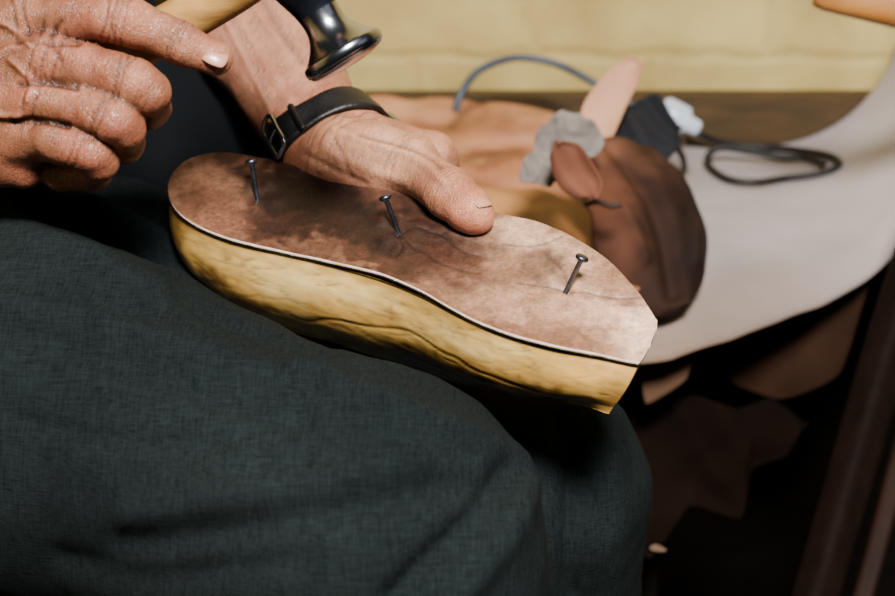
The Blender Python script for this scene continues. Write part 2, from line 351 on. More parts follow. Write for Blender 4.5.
def brcol(V): return paint(V,(42,25,18),[(602,195,28,38,-25,(104,66,48),.95),(622,250,20,34,-25,(84,52,37),.9),(600,152,24,12,0,(124,84,62),.8),(692,240,16,64,-8,(26,15,11),.9),(640,160,26,12,20,(78,50,36),.7)],wob=14,ns=22)
bp_=piece('leather_piece',[(572,176),(580,154),(604,138),(630,140),(652,150),(680,180),(702,218),(708,252),(702,286),(682,312),(656,318),(638,304),(626,288),(606,270),(592,244),(590,218),(580,200)],P(640,228,1.17),unit([.30,-.5,.8]),unit(cw(.5,-.8,0)),curl,brA,.0025,nu=110,nv=70,colf=brcol,rim=mat('brown_cut_edge',(70,45,32),(92,60,43)),sharp=.25); top(bp_,"thin curved dark brown leather piece with soft folds","leather piece")
V,Fc=tube([P(586,204,1.115),P(598,202,1.10),P(610,206,1.092),P(622,204,1.09)],.0022,10); newmesh('tie_cord',V,Fc,mat('dark_tie_cord',(30,18,12),(50,30,20)),bp_)
o=piece('leather_strip',[(580,132),(584,105),(600,82),(616,65),(631,59),(641,66),(637,84),(626,106),(612,136),(596,150)],P(610,100,1.25),unit([-.1,-.8,.5]),unit(cw(.5,.85,0)),lambda u,v,V:.003*(2*v-1)**2+.004*nz(V,30,3),peachM,.0022,sharp=.3); top(o,"peach leather strip with rounded end standing upright","leather strip")
o=piece('leather_tongue',[(553,176),(550,156),(560,143),(576,143),(588,158),(600,180),(594,198),(578,200),(562,190)],P(575,170,1.07),unit([-.3,-.75,.6]),unit(cw(.6,-.8,0)),lambda u,v,V:.004*np.sin(6*v)+.004*nz(V,50,3),mat('rust_leather',(80,46,32),(112,70,52),scale=16,rough=.85,bump=.15,spec=.15),.002,sharp=.5); top(o,"small rust leather tongue leaning on grey rag","leather piece")
o=piece('rag',[(520,180),(524,164),(534,152),(536,138),(548,124),(566,112),(582,118),(598,128),(604,146),(592,158),(574,160),(560,178),(548,188),(532,184)],P(560,150,1.13),unit([-.1,-.6,.75]),unit(cw(.7,-.7,0)),lambda u,v,V:.010*np.abs(nz(V,34,3))+.007*np.abs(nz(V,76,7))+.002*nz(V,140,2),ragM,.0012,nu=140,nv=90,sharp=.3); top(o,"crumpled grey cloth rag among the leather scraps","rag")
o=piece('cloth',[(598,150),(600,120),(620,100),(650,96),(672,112),(680,135),(668,160),(655,180),(640,175),(620,160)],P(640,140,1.28),unit([0,-.6,.8]),Rr,fold(12,.010,.6,0,0,.010),bluk,.003,nu=90,nv=60); top(o,"crumpled blue-black cloth lying behind brown leather","cloth")
cabB=mat('black_cable_rubber',(9,9,12),(20,20,24),scale=30,rough=.5,bump=.05)
cabG=mat('grey_cable_rubber',(44,52,62),(66,74,84),scale=30,rough=.5,bump=.05)
V,Fc=tube([P(455,112,1.36),P(462,92,1.36),P(480,70,1.37),P(516,58,1.38),P(556,64,1.38),P(596,84,1.37),P(640,110,1.36),P(668,122,1.35)],.0036,12); o=newmesh('cable',V,Fc,cabG); top(o,"grey cable arching in a loop behind the leather","cable")
V,Fc=tube([T(648,150,.63),T(665,140,.64),T(680,152,.63),T(684,170,.62),T(672,186,.613),T(656,188,.612)],.0032,12); o=newmesh('cable',V,Fc,cabB); top(o,"short loop of black cable beside the brown leather","cable")
V,Fc=tube([T(688,128,.63),T(700,134,.625),TH_(716,141,.012),TH_(742,146),TH_(775,148),TH_(805,151),TH_(830,156),TH_(839,164),TH_(822,173),TH_(786,178),TH_(756,182),TH_(728,179),TH_(711,168),TH_(708,156,.012),TH_(722,148,.018),TH_(752,152,.014),TH_(782,158,.010),TH_(806,158,.008),TH_(824,164,.010)],.0034,12); o=newmesh('cable',V,Fc,cabB); top(o,"open loop of black cable lying on the pale hide","cable")
plugM=mat('white_plug_plastic',(160,172,186),(190,200,212),scale=30,rough=.3,bump=.05)
V,Fc=lathe([(0,.004),(.002,.007),(.012,.008),(.016,.014),(.036,.014),(.04,.011),(.041,.002)],P(700,130,1.33),unit(cw(-.8,.45,.2))); o=newmesh('electric_plug',V,Fc,plugM); top(o,"white plastic electric plug on a black cable","plug")
umb=mat('umber_leather',(36,23,16),(54,36,26),scale=10,rough=.9,spec=.05)
vp=np.array([0,1.145,0]); vn_=unit([0,-1,0.0])
o=piece('leather_piece',[(716,330),(722,292),(745,276),(800,270),(856,270),(872,276),(862,310),(848,348),(836,372),(806,384),(776,398),(748,388),(728,376)],vp,vn_,Rr,lambda u,v,V:.014*nz(V,9,5)+.004*np.sin(u*12),umb,.003,sharp=.4,nu=80,nv=50); top(o,"brown leather piece hanging below the pale hide","leather piece")
o=piece('leather_offcut',[(642,374),(642,340),(668,330),(692,334),(692,360),(686,380),(666,394),(646,404)],P(665,378,1.18),unit([0,-.9,.3]),Rr,wav(.006,14,5),mat('beige_leather',(60,43,31),(82,60,45),scale=10,rough=.9,spec=.05),.003,sharp=.5); top(o,"beige leather offcut hanging under the bench edge","leather offcut")
o=piece('leather_sheet',[(600,450),(640,412),(690,396),(736,408),(772,398),(806,420),(788,456),(752,470),(742,520),(690,506),(650,560),(610,520)],P(710,435,1.24),unit([0,-.85,.45]),Rr,fold(8,.012,.5,0,0,.010),brD,.003,sharp=.5,nu=90,nv=50); top(o,"dark brown leather sheet leaning below the bench","leather sheet")
o=piece('leather_offcut',[(650,547),(656,544),(666,549),(663,551),(654,550)],P(655,548,1.1),unit([0,-.5,.8]),Rr,wav(.002,25,5),mat('dull_tan_leather',(70,48,33),(90,64,44)),.003); top(o,"tiny tan leather scrap in the dark below","leather offcut")
# chair
chair=empty('wooden_chair',(.62,.98,0)); top(chair,"very dark brown wooden chair with slanted leg and golden armrest","chair")
chM=mat('chair_wood',(12,6,4),(22,11,7),scale=12,rough=.75,bump=.2,stretch=(5,5,1),spec=.07); arM=mat('golden_arm_wood',(140,86,36),(174,118,56),scale=12,rough=.45,bump=.1,stretch=(1,6,6))
V,Fc=tube([P(822,-8,1.12),P(827,-6,1.12),P(900,10,1.12),P(1000,34,1.13),P(1120,66,1.16)],[.008,.0125,.014,.015,.015],24,sq=3); newmesh('armrest',V,Fc,arM,chair)
V,Fc=tube([P(1050,40,1.14),P(960,150,1.14),P(894,330,1.13),P(826,560,1.08),P(760,790,1.00)],[.014,.014,.015,.014,.013],24,sq=5); newmesh('leg',V,Fc,chM,chair)
V,Fc=tube([P(1010,150,1.2),P(936,330,1.2),P(864,596,1.15),P(800,790,1.10)],.008,24,sq=5); newmesh('brace',V,Fc,mat('chair_brace_wood',(22,11,7),(36,19,12),scale=12,rough=.65,spec=.1),chair)
beveled(newmesh('seat',*box((.66,.95,.42),(.36,.28,.03)),chM,chair,smooth=False))

# ================================================================ shoe last and sole
ring=OUV.copy(); umin,umax=ring[:,0].min(),ring[:,0].max()
NR=56; V=[]; g,_=outline_grid(OUV,60,2); cl_u=g[:,0,0]; cl_v=g[...,1].mean(1)
s_=(ring[:,0]-umin)/(umax-umin); cvv=np.interp(ring[:,0],cl_u,cl_v)
Hh=np.interp(s_,[0,.06,.15,.3,.45,.6,.72,.85,.95,1],[.048,.057,.063,.066,.068,.064,.054,.042,.035,.034])
shr=np.interp(s_,[0,.8,.92,1],[.28,.30,.20,.06])
for k in range(NR):
    t=k/(NR-1)
    ins=.978+.06*math.sin(min(t*1.2,1)*math.pi*.95)-shr*t**3.2
    uc=(umin+umax)/2
    u=uc+(ring[:,0]-uc)*(.994-.03*t**4*(s_<.5)) -np.clip((s_-.80)/.2,0,1)*.015*t - np.clip((.2-s_)/.2,0,1)*.0045*math.sin(math.pi*min(1,t*1.1))
    v=cvv+(ring[:,1]-cvv)*ins
    dep=-.0034-Hh*(t**.9)-.0012*np.sin(s_*9+1)*t
    V.append(oc+u[:,None]*Lh+v[:,None]*Wd+dep[:,None]*sn)
V=np.concatenate(V); n=len(ring)
Fc=[[k*n+i,(k+1)*n+i,(k+1)*n+(i+1)%n,k*n+(i+1)%n] for k in range(NR-1) for i in range(n)]
Fc.append([ (NR-1)*n+i for i in range(n)]); Fc.append([i for i in range(n)][::-1])
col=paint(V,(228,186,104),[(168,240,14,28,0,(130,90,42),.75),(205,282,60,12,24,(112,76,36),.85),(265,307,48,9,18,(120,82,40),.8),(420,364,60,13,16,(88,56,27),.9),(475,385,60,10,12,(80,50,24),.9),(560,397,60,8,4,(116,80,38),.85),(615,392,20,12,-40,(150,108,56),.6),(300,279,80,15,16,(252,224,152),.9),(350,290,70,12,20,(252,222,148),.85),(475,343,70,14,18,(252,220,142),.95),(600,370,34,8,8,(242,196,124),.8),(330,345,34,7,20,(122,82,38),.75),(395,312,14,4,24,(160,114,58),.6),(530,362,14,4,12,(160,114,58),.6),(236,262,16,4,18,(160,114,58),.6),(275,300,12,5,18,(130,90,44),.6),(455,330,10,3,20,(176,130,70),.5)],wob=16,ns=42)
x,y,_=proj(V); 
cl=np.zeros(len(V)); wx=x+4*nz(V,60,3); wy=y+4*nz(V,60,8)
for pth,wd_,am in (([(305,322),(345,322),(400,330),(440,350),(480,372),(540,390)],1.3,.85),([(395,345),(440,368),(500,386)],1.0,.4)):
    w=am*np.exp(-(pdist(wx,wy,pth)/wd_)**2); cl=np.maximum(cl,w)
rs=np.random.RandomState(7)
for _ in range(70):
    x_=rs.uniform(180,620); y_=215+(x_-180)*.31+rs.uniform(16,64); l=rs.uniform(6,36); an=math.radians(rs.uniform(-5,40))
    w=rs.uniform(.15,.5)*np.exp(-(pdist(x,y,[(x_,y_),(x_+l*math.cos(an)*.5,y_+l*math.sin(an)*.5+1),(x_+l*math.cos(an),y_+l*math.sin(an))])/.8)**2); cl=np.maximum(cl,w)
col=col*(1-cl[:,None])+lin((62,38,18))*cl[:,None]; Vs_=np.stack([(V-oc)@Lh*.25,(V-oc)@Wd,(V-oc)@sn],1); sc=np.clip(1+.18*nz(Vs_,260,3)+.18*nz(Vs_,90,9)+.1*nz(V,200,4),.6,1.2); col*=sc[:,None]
nrm=V-(oc+((V-oc)@Lh)[:,None]*Lh-.03*sn); nrm/=np.linalg.norm(nrm,axis=1)[:,None]
V=V+(-.0006*cl+.0008*nz(V,30,2)+.0002*nz(Vs_,160,7))[:,None]*nrm
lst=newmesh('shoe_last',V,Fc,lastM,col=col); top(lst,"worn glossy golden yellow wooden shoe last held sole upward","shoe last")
# sole leather
g,Fc=outline_grid(OUV,460,160); V=(oc+g[...,0:1]*Lh+g[...,1:2]*Wd).reshape(-1,3)
x,y,_=proj(V)
h=.0010*nz(V,14,2)+.0003*nz(V,60,5)
near=[(195,224),(230,238),(280,250),(330,262),(380,276),(420,292),(460,313),(500,331),(550,346),(600,355),(634,362)]
h+=(.0016+.0014*nz(V,22,8))*np.exp(-(pdist(x,y,near)/9)**2)*np.clip((x-300)/80,0,1)
for (cx,cy) in ((257,196),(398,231),(567,291)):
    r=np.hypot(x-cx,(y-cy)*1.5); h-=.0016*np.exp(-(r/8)**2); h+=.0008*np.exp(-((r-20)/9)**2)*(1+np.sin(np.arctan2(y-cy,x-cx)*5+cx))
wx=x+8*nz(V,40,21); wy=y+8*nz(V,40,27)
creases=[[(398,231),(412,246),(440,262),(478,270)],[(567,291),(585,296),(612,300),(635,296)],[(567,291),(545,285),(520,283)],[(567,291),(560,270),(548,255)],[(398,252),(402,244),(398,231)],[(500,240),(530,245),(560,240)],[(398,231),(420,230),(445,238)],[(440,232),(455,246),(480,250)]]
cm=np.zeros(len(V))
for c in creases:
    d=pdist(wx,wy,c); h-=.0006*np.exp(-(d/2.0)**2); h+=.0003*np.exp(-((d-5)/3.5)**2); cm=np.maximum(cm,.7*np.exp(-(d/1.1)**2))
for _ in range(80):
    x_=rs.uniform(180,630); y_=188+(x_-180)*.27+rs.uniform(-30,50); l=rs.uniform(6,34); an=math.radians(rs.choice([rs.uniform(-20,40),rs.uniform(60,120)]))
    w=rs.uniform(.12,.45)*np.exp(-(pdist(wx,wy,[(x_,y_),(x_+l*math.cos(an)*.5+1,y_+l*math.sin(an)*.3),(x_+l*math.cos(an),y_+l*math.sin(an)*.6)])/.75)**2); cm=np.maximum(cm,w)
V2=V+h[:,None]*sn
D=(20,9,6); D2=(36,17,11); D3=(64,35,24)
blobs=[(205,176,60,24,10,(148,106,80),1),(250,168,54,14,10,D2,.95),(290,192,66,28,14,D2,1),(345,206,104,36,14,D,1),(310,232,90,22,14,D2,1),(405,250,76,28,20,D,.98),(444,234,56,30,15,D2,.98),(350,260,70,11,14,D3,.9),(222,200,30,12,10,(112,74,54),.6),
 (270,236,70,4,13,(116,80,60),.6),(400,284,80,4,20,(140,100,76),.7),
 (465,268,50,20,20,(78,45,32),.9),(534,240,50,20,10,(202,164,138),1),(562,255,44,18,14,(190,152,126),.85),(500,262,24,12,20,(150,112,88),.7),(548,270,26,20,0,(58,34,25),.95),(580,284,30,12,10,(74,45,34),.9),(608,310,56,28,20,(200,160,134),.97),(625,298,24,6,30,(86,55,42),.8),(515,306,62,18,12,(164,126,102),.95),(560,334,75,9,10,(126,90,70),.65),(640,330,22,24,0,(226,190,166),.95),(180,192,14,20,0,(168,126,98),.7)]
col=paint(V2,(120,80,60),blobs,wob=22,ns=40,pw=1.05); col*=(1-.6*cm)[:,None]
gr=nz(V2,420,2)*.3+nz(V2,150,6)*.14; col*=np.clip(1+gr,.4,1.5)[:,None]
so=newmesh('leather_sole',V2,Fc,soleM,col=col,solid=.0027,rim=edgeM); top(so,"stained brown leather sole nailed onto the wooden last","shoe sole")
# nails
nailprof=[(-.006,.0004),(-.003,.0013),(.0175,.0014),(.0178,.0016),(.0188,.0034),(.0198,.0037),(.0208,.0030),(.0212,.0012)]
for (b,hd,lab) in (((257,196),(251,160),"steel nail standing in the narrow end of the sole"),((398,231),(385,197),"steel nail leaning in the dark middle of the sole"),((566,291),(582,258),"steel nail leaning outward in the wide end of the sole")):
    p=S(*b); q0=S(hd[0],hd[1],.017); V,Fc=lathe(nailprof,p,unit(q0-p),20); o=newmesh('nail',V,Fc,steel); top(o,lab,"nail",group="nails in the leather sole")

# ================================================================ person
person=empty('person',(-.33,.88,0)); top(person,"seated person in dark trousers holding hammer and shoe last on lap","person")
meshes=[]
def redcol(V,reds,base=(172,118,89)):
    col=np.tile(lin(base),(len(V),1)); n1=nz(V,35,2)[:,None]; n2=nz(V,120,5)[:,None]
    col=col*(1+.35*n1+.25*n2)
    rd=np.clip(nz(V,48,11)*2.0,0,.55)[:,None]; col=col*(1-rd)+lin((148,86,65))*rd
    for p,r,c,a in reds:
        w=a*np.exp(-(np.linalg.norm(V-p,axis=1)/r)**2)[:,None]; col=col*(1-w)+lin(c)*w
    return np.clip(col,0,1)
def joints(V,N,J):
    disp=np.zeros(len(V)); dark=np.zeros(len(V))
    for (p,ax,r,offs,amp,wd) in J:
        s=(V-p)@unit(ax); near=np.exp(-(np.maximum(np.linalg.norm(V-p,axis=1)-r,0)/.0035)**2)
        for o in offs:
            ww=s-o+.0010*np.sin(((V-p)@np.cross(unit(ax),[0.3,.2,.9]))*420+o*3000)
            e=np.exp(-(ww/wd)**2)*near; disp-=amp*e; dark=np.maximum(dark,e)
    return disp,dark
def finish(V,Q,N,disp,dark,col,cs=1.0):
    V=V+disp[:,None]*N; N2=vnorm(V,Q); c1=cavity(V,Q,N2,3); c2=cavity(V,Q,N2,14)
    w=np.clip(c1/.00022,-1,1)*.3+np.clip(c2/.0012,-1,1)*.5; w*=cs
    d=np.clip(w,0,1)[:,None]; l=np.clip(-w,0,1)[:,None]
    col=col*(1-.4*dark)[:,None]; col=col*(1-.85*d)+lin((66,30,20))*.3*d; col=col*(1+.18*l)  # shade put into skin colour by curvature: hollows darker (also grime), ridges paler
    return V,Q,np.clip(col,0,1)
# --- left arm: wrist with watch, thumb on the sole
W0=P(320,134,.895); FA=P(266,40,.95); EL=P(195,-130,1.03); perp=unit(cw(.92,.38,0))
s=SDF([-.20,.70,.66],[.07,1.12,1.0],.0012)
G=s.F
for sg in(-1,1):
    o1=perp*.0110*sg
    s.chain(G,[(EL+o1*.6,.040),(FA+o1,.029),(W0+o1,.0186),(P(345,154,.885)+o1*1.4,.0186)],.010)
tMCP=P(411,166,.853); tCMC=P(345,154,.872); tIP=S(450,193,.0132); tTip=S(476,216,.0098)
s.chain(G,[(tCMC,.0212),(P(378,158,.862),.0172),(tMCP,.0168)],.009)
s.ell(G,P(362,162,.866),(.036,.019,.019),[unit(tMCP-tCMC),unit(np.cross(unit(tMCP-tCMC),sn)),unit(np.cross(unit(tMCP-tCMC),np.cross(unit(tMCP-tCMC),sn)))],.010)
mc=[P(434,154,.900),P(414,172,.93),P(375,195,.95),P(335,205,.95)]
for i,m_ in enumerate(mc): 
    a0=P(354-12*i,138+4*i,.896+.006*i); s.chain(G,[(a0,.0158),((m_*.5+a0*.5),.0130),(m_,.0132)],.009)
Fg=s.new()
s.chain(Fg,[(tMCP,.0162),(tMCP*.62+tIP*.38,.0132),(tMCP*.3+tIP*.7,.0124),(tIP,.0137),((tIP*.6+tTip*.4),.0120),(tTip*.75+tIP*.25,.0122),(tTip,.0097)],.004)
pips=[P(466,240,.925),P(430,260,.945),P(385,275,.945),P(340,275,.94)]
tips=[P(478,320,.90),P(440,335,.905),P(395,330,.90),P(350,320,.90)]
for i in range(4):
    g2=s.new(); s.chain(g2,[(mc[i],.0122),(pips[i],.0098),((pips[i]+tips[i])/2,.009),(tips[i],.008)],.005); Fg=np.minimum(Fg,g2)
s.F=s.smin(G,Fg,.006)
V,Q=s.mesh(); N=vnorm(V,Q); x,y,d_=proj(V); front=np.clip(N@(-Fw)*3+.3,0,1)
J=[(tIP,tTip-tMCP,.013,[-.005,-.0026,-.0004,.0018,.004],.0006,.0006),(tMCP,tIP-tCMC,.017,[-.004,-.0005,.003],.0004,.0008),(P(350,150,.88),W0-tMCP,.028,[-.010,-.003,.005],.0004,.0009)]
disp,dark=joints(V,N,J); dark*=.7; disp+=.0004*nz(V,110,3)+.0010*nz(V,40,8)
for pth,w_,a_ in (([(335,130),(375,144),(412,156),(442,180)],4,.0014),([(345,121),(385,131),(424,144)],4,.0010),([(360,136),(395,144),(425,154),(440,166)],3.,-.0016),([(330,152),(365,168),(400,180)],6,.0012),([(305,154),(335,170),(365,184)],3.5,-.0010),([(335,140),(345,160),(350,178)],3,-.0006),([(235,10),(265,60),(290,100)],6,.0014),([(262,0),(300,60)],5,-.0012),([(250,0),(285,50)],3,.0008),([(225,20),(250,70),(270,110)],3,.0008)):
    e=np.exp(-(pdist(x,y,pth)/w_)**2)*front; disp+=a_*e
    if a_<0: dark=np.maximum(dark,.3*e)
col=redcol(V,[(tTip,.016,(190,118,92),.7),(tIP,.012,(168,102,78),.6),(P(400,146,.84),.028,(204,154,122),.7),(P(350,140,.86),.03,(188,138,108),.6),(FA,.07,(160,112,90),.8)])
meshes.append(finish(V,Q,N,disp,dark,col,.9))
SL=s
# --- right hand gripping the hammer
s=SDF([-.36,.60,.74],[-.05,.90,1.0],.0011); G=s.F
WR=P(-110,95,.755)
M=[P(28,20,.738),P(46,60,.727),P(40,100,.728),P(28,138,.738)]
for i,m_ in enumerate(M):
    s.chain(G,[(WR+Up*(.012-.008*i),.021),(m_*.5+WR*.5+Up*(.010-.006*i)+Fw*.006,.0164),(m_,.0136-.0006*i)],.007)
s.chain(G,[(WR-Up*.012,.022),(P(-30,152,.752),.0165),(P(22,166,.752),.0125)],.009)
s.chain(G,[(WR,.028),(P(-300,0,.80),.034)],.012)
s.ell(G,P(-10,84,.760),(.042,.042,.021),[Rr,Up,Fw],.012)
ph=[[(M[0],.0130),(P(80,18,.726),.0110),(P(112,19,.720),.0115),(P(126,21,.7175),.0120),(P(138,26,.719),.0110),(P(160,34,.721),.0098),(P(182,43,.7205),.0104),(P(196,49,.7225),.0092),(P(215,57,.724),.0084)],
    [(M[1],.0130),(P(88,68,.720),.0116),(P(116,76,.7165),.0116),(P(134,83,.7145),.0120),(P(147,92,.719),.0108),(P(150,107,.733),.0100),(P(126,116,.752),.0096),(P(88,92,.758),.009)],
    [(M[2],.0128),(P(78,104,.720),.0114),(P(100,112,.7160),.0114),(P(115,119,.7145),.0116),(P(125,129,.720),.0102),(P(124,144,.734),.0093),(P(94,148,.75),.0092),(P(60,120,.756),.0088)],
    [(M[3],.0122),(P(58,140,.725),.0108),(P(76,147,.722),.0107),(P(90,152,.7210),.0107),(P(98,162,.727),.0094),(P(93,174,.740),.0086),(P(62,174,.752),.0088),(P(38,152,.756),.008)]]
Fg=s.new()
for c in ph:
    g2=s.new(); s.chain(g2,c,.0026); Fg=s.smin(Fg,g2,.0006)
g2=s.new(); s.chain(g2,[(P(-40,60,.775),.018),(P(20,40,.785),.015),(P(80,10,.778),.0125),(P(125,-8,.768),.0100)],.006); Fg=s.smin(Fg,g2,.0012)
s.F=s.smin(G,Fg,.0045); V,Q=s.mesh(); N=vnorm(V,Q)
J=[(P(124,20,.718),unit(cw(.95,-.25,0)),.0122,[-.0065,-.004,-.0015,.001,.0035],.0007,.0006),(P(183,43,.721),unit(cw(.9,-.4,0)),.0105,[-.0032,-.001,.0014],.0006,.0005),
   (P(134,85,.714),unit(cw(.95,-.3,0)),.0120,[-.008,-.0055,-.003],.0007,.0006),(P(112,122,.713),unit(cw(.9,-.4,0)),.0112,[-.0075,-.005,-.0025],.0007,.0006),(P(86,154,.722),unit(cw(.9,-.4,0)),.0104,[-.007,-.0045,-.002],.0006,.0006),
   (M[0],unit(cw(.9,.2,0)),.017,[-.004,.003],.0006,.0010),(M[1],unit(cw(.9,-.3,0)),.017,[-.004,.002,.008],.0006,.0010),(M[2],unit(cw(.9,-.3,0)),.016,[-.004,.003],.0006,.0010)]
disp,dark=joints(V,N,J); dark*=.8; disp+=.0005*nz(V,110,3)+.0014*nz(V,50,8)
x,y,d_=proj(V); front=(N@(-Fw)>.1)
for c,a_ in (([(-60,56),(-20,66),(10,48),(40,40)],.0022),([(-60,100),(-20,112),(20,116)],.0022),([(-40,30),(0,22),(30,45)],.0018),([(10,60),(30,80),(28,100)],.0016),([(18,43),(45,41),(78,44)],-.0022),([(18,84),(45,82),(76,87)],-.0022),([(14,120),(38,121),(68,126)],-.002),([(60,22),(52,40),(60,60)],-.001)):
    e=np.where(front,np.exp(-(pdist(x,y,c)/3.4)**2),0); disp+=a_*e
    if a_<0: dark=np.maximum(dark,.8*e)
col=redcol(V,[(P(134,85,.705),.011,(170,110,84),.6),(P(112,122,.703),.011,(162,98,76),.6),(P(86,154,.71),.011,(152,88,67),.6),(P(213,57,.716),.013,(176,116,90),.6),(P(126,18,.706),.012,(178,118,92),.6)],base=(136,88,64))
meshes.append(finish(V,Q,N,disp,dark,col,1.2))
# --- coarse rest of the body
s=SDF([-.70,.45,0],[.12,1.25,1.62],.008); G=s.F
chest=np.array([-.31,.90,1.06]); fwd=unit([.83,-.55,0]); lft=unit([.55,.83,0])
shL=chest+lft*.17+up*.10; shR=chest-lft*.17+up*.10; ER=P(-420,-40,.82)
s.chain(G,[(shL,.05),(EL,.042),(FA,.030)],.02); s.chain(G,[(shR,.05),(ER,.042),(P(-300,0,.80),.034),(WR,.026)],.02)
s.ell(G,chest,(.10,.16,.20),[fwd,lft,up],.03); s.cone(G,chest+up*.12,chest+up*.26+fwd*.03,.055,.05,.03)
hc=chest+up*.37+fwd*.06
s.ell(G,hc,(.095,.075,.115),[fwd,lft,up],.03); s.cone(G,hc+fwd*.03-up*.06,hc+fwd*.07-up*.085,.05,.03,.03)
s.cone(G,hc+fwd*.09+up*.01,hc+fwd*.108-up*.02,.010,.016,.012)
for sg in(-1,1): s.ell(G,hc+lft*.078*sg,(.02,.010,.032),[fwd,lft,up],.006)
V,Q=s.mesh(); meshes.append((V,Q,redcol(V,[])))
off=0;Vs=[];Qs=[];Cs=[]
for V,Q,c in meshes: Vs.append(V);Qs.append(Q+off);Cs.append(c);off+=len(V)
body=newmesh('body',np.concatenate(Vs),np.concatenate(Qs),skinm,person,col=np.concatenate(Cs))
s=SDF(hc-.17,hc+.17,.006); s.ell(s.F,hc+up*.02-fwd*.015,(.095,.082,.108),[fwd,lft,up],.0)
q=s.sub(hc,hc,.2); sl,X,Y,Z=q; cut=((X-hc[0])*fwd[0]+(Y-hc[1])*fwd[1])*.8-(Z-hc[2])*.6-.005
s.F[sl]=np.maximum(s.F[sl],cut.astype(np.float32)); V,Q=s.mesh(); newmesh('hair',V,Q,mat('grey_hair',(60,56,52),(110,104,98),scale=80,rough=.8,bump=.6,bscale=300),person)
def nail(c,dirn,nrm,w,l,rad):
    dirn=unit(dirn); nrm=unit(nrm-dirn*np.dot(nrm,dirn)); side=np.cross(dirn,nrm); V=[];n1=15
    for i in range(n1):
        for j in range(n1):
            a=-1+2*i/(n1-1); b=-1+2*j/(n1-1)
            aa=a*math.sqrt(1-.35*b*b); bb=b*math.sqrt(1-.35*a*a)
            ang=bb*w/rad; V.append(c+dirn*(aa*l)+side*math.sin(ang)*rad+nrm*((math.cos(ang)-1)*rad-.0012*abs(aa)**2.5))
    Fc=[[i*n1+j,i*n1+j+1,(i+1)*n1+j+1,(i+1)*n1+j] for i in range(n1-1) for j in range(n1-1)]
    return newmesh('fingernail',V,Fc,nailm,person,solid=.0008,offset=0)
nail(P(216,55,.7150),cw(.92,-.38,.12),cw(.30,.35,-.9),.0054,.0060,.0086)
td=unit(tTip-tIP); tn=cw(.45,.50,-.72); tn=unit(tn-td*np.dot(tn,td))
nail(tTip-td*.0010+tn*.0112,td,tn,.0062,.0066,.0100)
# shirt
s=SDF([-.72,.45,.6],[.05,1.3,1.36],.007); G=s.F
s.ell(G,chest,(.13,.19,.24),[fwd,lft,up],.04)
s.ell(G,np.array([-.37,.93,.80]),(.135,.17,.17),[fwd,lft,up],.05)
s.cone(G,P(178,140,1.02),P(60,110,1.02),.070,.11,.03); s.cone(G,P(225,175,1.0),P(100,160,1.0),.050,.08,.03)
s.chain(G,[(shL,.068),(EL+up*.03,.060),((EL*.75+FA*.25),.052)],.03)
s.chain(G,[(shR,.068),(ER,.056),(P(-330,-10,.805),.048)],.03)
s.cone(G,chest+up*.14,chest+up*.20+fwd*.01,.075,.065,.02)
V,Q=s.mesh(); N=vnorm(V,Q); V=V+(.006*nz(V,14,3)+.003*nz(V,35,5))[:,None]*N
newmesh('shirt',V,Q,shirtm,person)
# trousers
KR=P(368,548,.730); HR=P(-200,335,.88); KL=P(516,492,.90); HL=P(60,205,1.06)
fR=np.array([.02,.58,.09]); fL=np.array([.075,.80,.09])
s=SDF([-.62,.45,.06],[.18,1.22,.93],.004); G=s.F
g1=s.new(); s.chain(g1,[(HR,.112),(HR*.5+KR*.5+cw(0,.006,0),.096),(KR,.081)],.02); s.chain(g1,[(KR,.079),(KR*.5+fR*.5+Rr*.012,.076),(fR,.066)],.03)
g2=s.new(); s.chain(g2,[(HL,.105),(HL*.5+KL*.5+cw(0,-.05,0),.078),(KL,.071)],.02); s.chain(g2,[(KL,.070),(KL*.5+fL*.5+Rr*.004,.073),(fL,.064)],.03)
g3=s.new(); s.chain(g3,[(HR,.115),(np.array([-.36,.90,.74]),.13),(HL,.105)],.04); s.cone(g3,P(165,170,1.08),P(60,120,1.08),.075,.10,.03)
s.cone(g3,P(120,260,.93),P(300,420,.86),.055,.03,.03)
s.F=s.smin(s.smin(g1,g2,.003),g3,.03)
V,Q=s.mesh(); N=vnorm(V,Q); x,y,d_=proj(V); fr_=np.clip(N@(-Fw)*2+.5,0,1)*(d_<.80); fl_=np.clip(N@(-Fw)*2+.5,0,1)
disp=.0050*nz(V,9,2)+.0028*nz(V,20,6)+.0010*nz(V,60,4)
folds=[([(120,545),(220,532),(330,512),(420,492),(470,480)],16,-.006),([(130,515),(230,500),(330,480),(420,460)],16,.004),
([(505,476),(478,515),(430,560),(395,600)],14,-.009),([(530,470),(510,520),(475,570),(450,600)],16,.006),
([(175,268),(200,300),(260,330),(330,345)],12,-.005),([(300,370),(400,410),(470,435),(520,455)],12,.005),([(0,330),(90,350),(200,395),(300,420)],14,-.005),([(0,300),(100,320),(220,360),(330,380)],14,.004),
([(60,560),(160,575),(300,560)],14,-.004),([(380,430),(430,450),(470,455)],8,-.003),([(20,420),(120,440),(220,445)],10,-.003)]
for pth,w,a in folds: disp+=a*np.exp(-(pdist(x,y,pth)/w)**2)*fr_
for pth,w,a in [([(565,420),(575,480),(570,560),(575,600)],12,-.006),([(610,420),(618,500),(615,600)],12,.004),([(20,205),(90,225),(170,262)],9,-.008),([(40,190),(110,205),(170,240)],9,.007),([(90,190),(130,205),(165,215)],6,-.005),([(0,225),(80,250),(160,290)],12,.006)]: disp+=a*np.exp(-(pdist(x,y,pth)/w)**2)*fl_
V=V+disp[:,None]*N
newmesh('trousers',V,Q,trous,person)
shM=mat('black_shoe_leather',(20,16,14),(34,28,24),scale=20,rough=.4)
